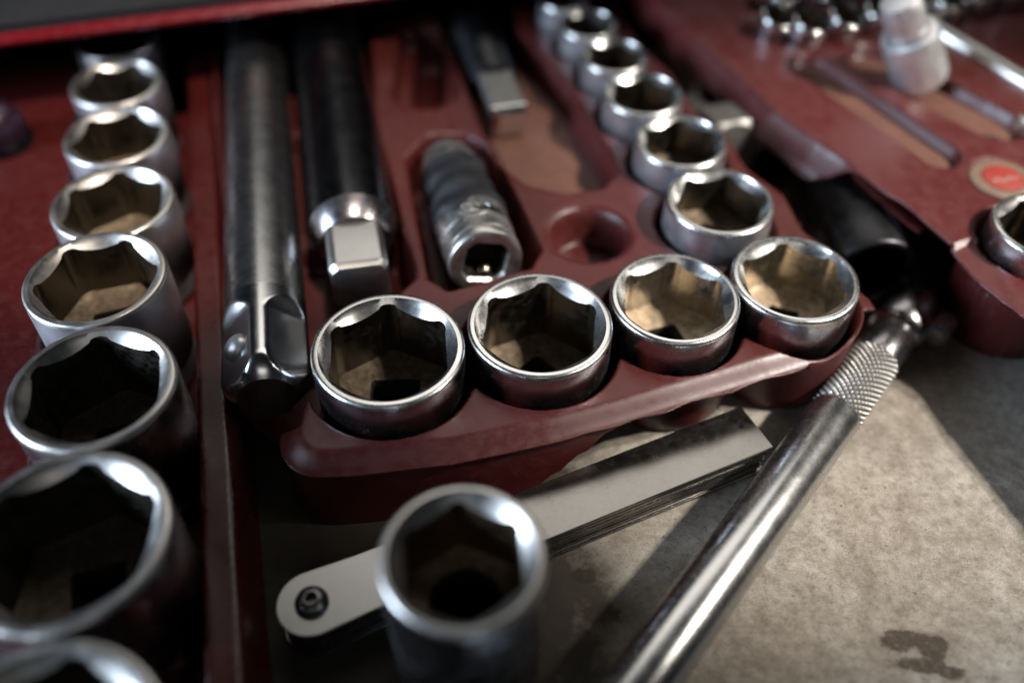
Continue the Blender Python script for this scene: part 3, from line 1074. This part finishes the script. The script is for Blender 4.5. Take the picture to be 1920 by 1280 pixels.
# ------------------------------------------------------------------ loose things in the dark gap
bs, ln = bar_thing('impact_socket', 'large matt black impact socket lying in the dark gap under the right tray edge', 'socket', (117.6, 219.0, 15.6), (115.6, 273.0, 15.6))
hr = hexr(10.6, 0.3)
R = [ring(96, 10.5, 54), ring(96, 12.6, 53.5), ring(96, 13.2, 51), ring(96, 13.2, 26), ring(96, 14.2, 22), ring(96, 14.8, 20), ring(96, 14.8, 1.4), ring(96, 14.4, 0.4), ring(96, 13.6, 0), ring(96, 12.9, 0.1)]
V, F = rings(R, True)
mesh('body', V, F, M['gunmetal'], bs, sharp=50)
V, F = rings([ring(96, 12.9, 0.1), ring(96, hr, 1.6), ring(96, hr, 20)], False, True)
mesh('bore', V, F, M['gunmetal'], bs, sharp=35)
b3, ln = bar_thing('impact_socket', 'smaller black socket lying farther back in the dark gap beside the right tray', 'socket', (99.5, 283.0, 12.6), (92.0, 318.0, 12.6))
V, F = rings([ring(72, 8.5, 38), ring(72, 10.6, 37.4), ring(72, 10.9, 35), ring(72, 10.9, 18), ring(72, 12.0, 15), ring(72, 12.2, 1.2), ring(72, 11.7, 0.3), ring(72, 10.9, 0)], True)
mesh('body', V, F, M['gunmetal'], b3, sharp=50)
hr3 = hexr(8.6, 0.1)
V, F = rings([ring(72, 10.9, 0), ring(72, hr3, 1.2), ring(72, hr3, 15)], False, True)
mesh('bore', V, F, M['gunmetal'], b3, sharp=35)
a2, ln = bar_thing('drive_adapter', 'grey drive adapter with a pale end in the gap behind the curved row', 'adapter', (77.4, 322.0, 14.0), (64.5, 356.0, 14.0))
lathe('body', [(7.2, 3.0), (8.6, 4.0), (8.8, 8), (8.8, 40)], M['grey'], a2, 48, cb=True)
lathe('pale_end', [(5.0, 0), (6.3, 0.2), (7.2, 1.2), (7.4, 3.0)], M['plate'], a2, 48, ca=True)
hg, ln = bar_thing('hex_nut_driver', 'tarnished grey hexagon piece in the gap beside the curved row', 'hex piece', (80.5, 281.0, 19.0), (73.5, 305.0, 15.0))
hxr = lambda af, z, cap: ring(60, lambda t: np.minimum(af / np.cos(np.mod(t, math.pi / 3) - math.pi / 6), cap), z)
V, F = rings([hxr(11.4, 0, 10.6), hxr(11.4, 1.4, 12.9), hxr(11.4, 16, 13.0), hxr(11.4, 17.5, 11)], True, True)
mesh('hexagon', V, F, M['grey'], hg, sharp=25)
lathe('shank', [(6.8, 17), (6.8, 38)], M['grey'], hg, 40, cb=True)

# ------------------------------------------------------------------ right tray
RT = 36.0
redge = [(48, 392), (58.1, 361.1), (69.5, 331.7), (80.8, 308.8), (92.1, 282.8), (103.4, 263.9), (111.7, 252.7), (124.1, 232.8), (133.9, 211.8), (139.3, 197.4), (145.9, 184.4), (152.8, 176.8), (156, 168), (172, 118), (190, 60)]
rt_poly = redge + [(330, 60), (330, 480), (30, 480)]
small = [(98.3, 340.6), (109.6, 334.5), (124.9, 341.0), (139.9, 345.6), (154.5, 350.5), (169.7, 355.4), (185.0, 360.6), (200, 366)]
small2 = [(104, 358), (119, 363), (134, 367), (149, 371), (164, 375), (179, 380), (194, 385)]


def rt_out(X, Y):
    d = sd_poly(X, Y, rt_poly) + 0.45 * wobble(X, Y, 22, 31)
    # the edge is moulded into a skirt as far as the tear
    lim = np.interp(Y, [228, 236, 250, 258, 480], [0, 1.0, 1.2, 4.2, 4.6])
    d = d - lim
    # crack beside the right socket
    cr = np.abs((Y - 212.0) - 0.22 * (X - 134) - 0.5 * np.sin(X * 0.55)) - 0.42
    cr = np.maximum(cr, X - 144.5)
    return np.maximum(d, -cr)


def rt_z(X, Y):
    Z = np.full(X.shape, RT) + 0.3 * wobble(X, Y, 50, 41)
    d = sd_poly(X, Y, rt_poly)
    Z -= 11.5 * sstep(-1.2, 4.4, d) * sstep(244, 256, Y)
    # the piece in front of the crack hangs a little lower
    Z -= 1.5 * (((Y - 212.0) - 0.22 * (X - 134) - 0.5 * np.sin(X * 0.55)) < 0) * sstep(146, 143, X) + 1.5 * (((Y - 212.0) - 0.22 * (X - 134)) < 0) * sstep(143, 146, X) * 0.6
    Z -= 1.4 * sstep(-7, 0.5, d) * sstep(214, 206, Y)
    Z = pocket(Z, np.hypot(X - 160.8, Y - 213.5) - 17.8, 1.4, 1.8)
    Z = pocket(Z, sd_caps(X, Y, (111.5, 313), (144, 258), 7.4), 31.0, 1.4)
    Z = pocket(Z, sd_caps(X, Y, (137, 318), (169, 276.5), 10.2), 30.5, 1.4)
    Z = pocket(Z, sd_caps(X, Y, (160, 352), (215, 258), 3.4), 32.5, 2.0)
    ds = None
    for (x, y) in small + small2:
        q = np.hypot(X - x, Y - y) - 8.2
        ds = q if ds is None else smin(ds, q, 3)
    Z = pocket(Z, ds, 20, 1.6)
    Z -= 0.8 * sstep(12.5, 10.5, np.hypot(X - 160.7, Y - 244.6))
    return Z


rtr = thing('socket_tray', 'worn red plastic tray on the right, cracked and torn along its left edge', 'tray', (0, 0, 0))
field('tray_shell', lines((28, 190, 0.8), (190, 331, 2.0)), lines((60, 176, 2.0), (176, 290, 0.8), (290, 480, 1.5)), rt_z, rt_out, M['red_pink'], rtr, thick=1.3)
def capsule_sheet(name, a, b, r, z, mat, parent):
    a, b = np.array(a, float), np.array(b, float)
    th = math.atan2(*(b - a)[::-1])
    pts = [tuple(b + r * np.array([math.cos(th + q), math.sin(th + q)])) for q in np.linspace(-math.pi / 2, math.pi / 2, 14)]
    pts += [tuple(a + r * np.array([math.cos(th + q), math.sin(th + q)])) for q in np.linspace(math.pi / 2, 3 * math.pi / 2, 14)]
    return prism(name, pts, z, z + 0.25, mat, parent)


capsule_sheet('slot_grime', (111.5, 313), (144, 258), 5.9, 31.3, M['dust'], rtr)
capsule_sheet('slot_grime', (137, 318), (169, 276.5), 8.6, 30.8, M['dust'], rtr)
# torn strip hanging below the edge
ts = [(112.4, 260.5), (114.2, 256.3), (117.8, 248.5), (121.2, 240.9), (126.9, 229.4), (129.9, 225.1)]
Lp = np.array(ts)
R = []
for k, p in enumerate(Lp):
    w = 3.6 - 0.25 * k
    z = 30.4 - 0.15 * k
    R.append(np.array([(p[0], p[1], z - 1.1), (p[0] + w, p[1] + w * .5, z - 1.4), (p[0] + w, p[1] + w * .5, z - 0.2), (p[0], p[1], z)]))
V, F = rings(R, True, True)
mesh('torn_strip', V, F, M['red_pink'], rtr, sharp=30)
# round emblem, too worn to read
bd = thing('round_badge', 'worn round badge with red centre and tan ring on the right tray', 'badge', (160.7, 244.6, RT - 0.8))
lathe('ring', [(10.4, 0), (10.4, 0.7), (9.8, 1.1), (6.9, 1.1), (6.7, 0.8)], M['badge_gold'], bd, 48, cb=True)
lathe('centre', [(6.6, 0.6), (6.5, 1.3), (6.0, 1.5)], M['badge_red'], bd, 48, cb=True)
R = []
for p, w in (((-4.8, -2.6), 0.5), ((-2.5, -1.6), 1.1), ((0, -2.2), 1.0), ((1.6, -0.4), 1.3), ((3.2, -1.0), 1.0), ((5.4, 0.4), 0.4)):
    R.append(np.array([(p[0], p[1] - w, 1.4), (p[0], p[1] + w, 1.4), (p[0], p[1] + w * .8, 1.75), (p[0], p[1] - w * .8, 1.75)]))
V, F = rings(R, True, True)
mesh('pale_mark', V, F, M['badge_white'], bd, sharp=30)

# small sockets in two rows at the back of the right tray
sm_words = ['first', 'second', 'third', 'fourth', 'fifth', 'sixth', 'seventh', 'eighth']
for k, (x, y) in enumerate(small):
    socket('small_socket', 'small blurred chrome socket, %s from left in the front row of right tray' % sm_words[k], x, y, 7.4, 45.5, zb=20.6, corner=80 + 9 * k,
           group='small sockets at the back of the right tray', depth=10, square=3.2, n=48, rim='polish', tilt=(12 + random.uniform(-3, 3), 10))
for k, (x, y) in enumerate(small2):
    socket('small_socket', 'small blurred chrome socket, %s from left in the rear row of right tray' % sm_words[k], x, y, 6.7, 45.5, zb=20.6, corner=70 + 13 * k,
           group='small sockets at the back of the right tray', depth=10, square=3.2, n=48, rim='polish', tilt=(12 + random.uniform(-3, 3), 10))

ca_, ln = bar_thing('step_adapter', 'bright chrome step-down adapter standing over a slot of the right tray', 'adapter', (151.5, 305.5, 35.6), (131.5, 302.0, 69.0))
lathe('wide_end', [(8.6, 0), (9.8, 1.0), (9.9, 2.0), (9.9, 21), (9.3, 22.4), (7.6, 23)], M['satin'], ca_, 64, ca=True)
lathe('narrow_end', [(6.9, 22.8), (7.1, 24), (7.1, 36), (6.2, 38), (3.2, 38.4)], M['satin'], ca_, 64, cb=True)
rd, ln = bar_thing('steel_rod', 'thin grey steel rod lying in a groove at the right picture edge', 'rod', (214, 259, 36.0), (161, 350.5, 36.0))
lathe('shaft', [(2.6, 0), (3.4, 0.7), (3.4, 94), (4.2, 96), (4.2, 106)], M['dull'], rd, 32, ca=True, cb=True)
cs = thing('cap_screw', 'small grey screw lying near the badge at the right picture edge', 'screw', (172.5, 270.5, 39.6), axis=(1, -0.35, 0.0))
lathe('head', [(1.6, 0), (3.2, 0.2), (3.4, 0.8), (3.4, 4.2), (3.0, 4.8)], M['plate'], cs, 28, ca=True, cb=True)
lathe('thread', [(1.9, 4.8)] + [(1.9 - 0.35 * (k % 2), 5 + 0.6 * k) for k in range(18)], M['grey'], cs, 24, cb=True)
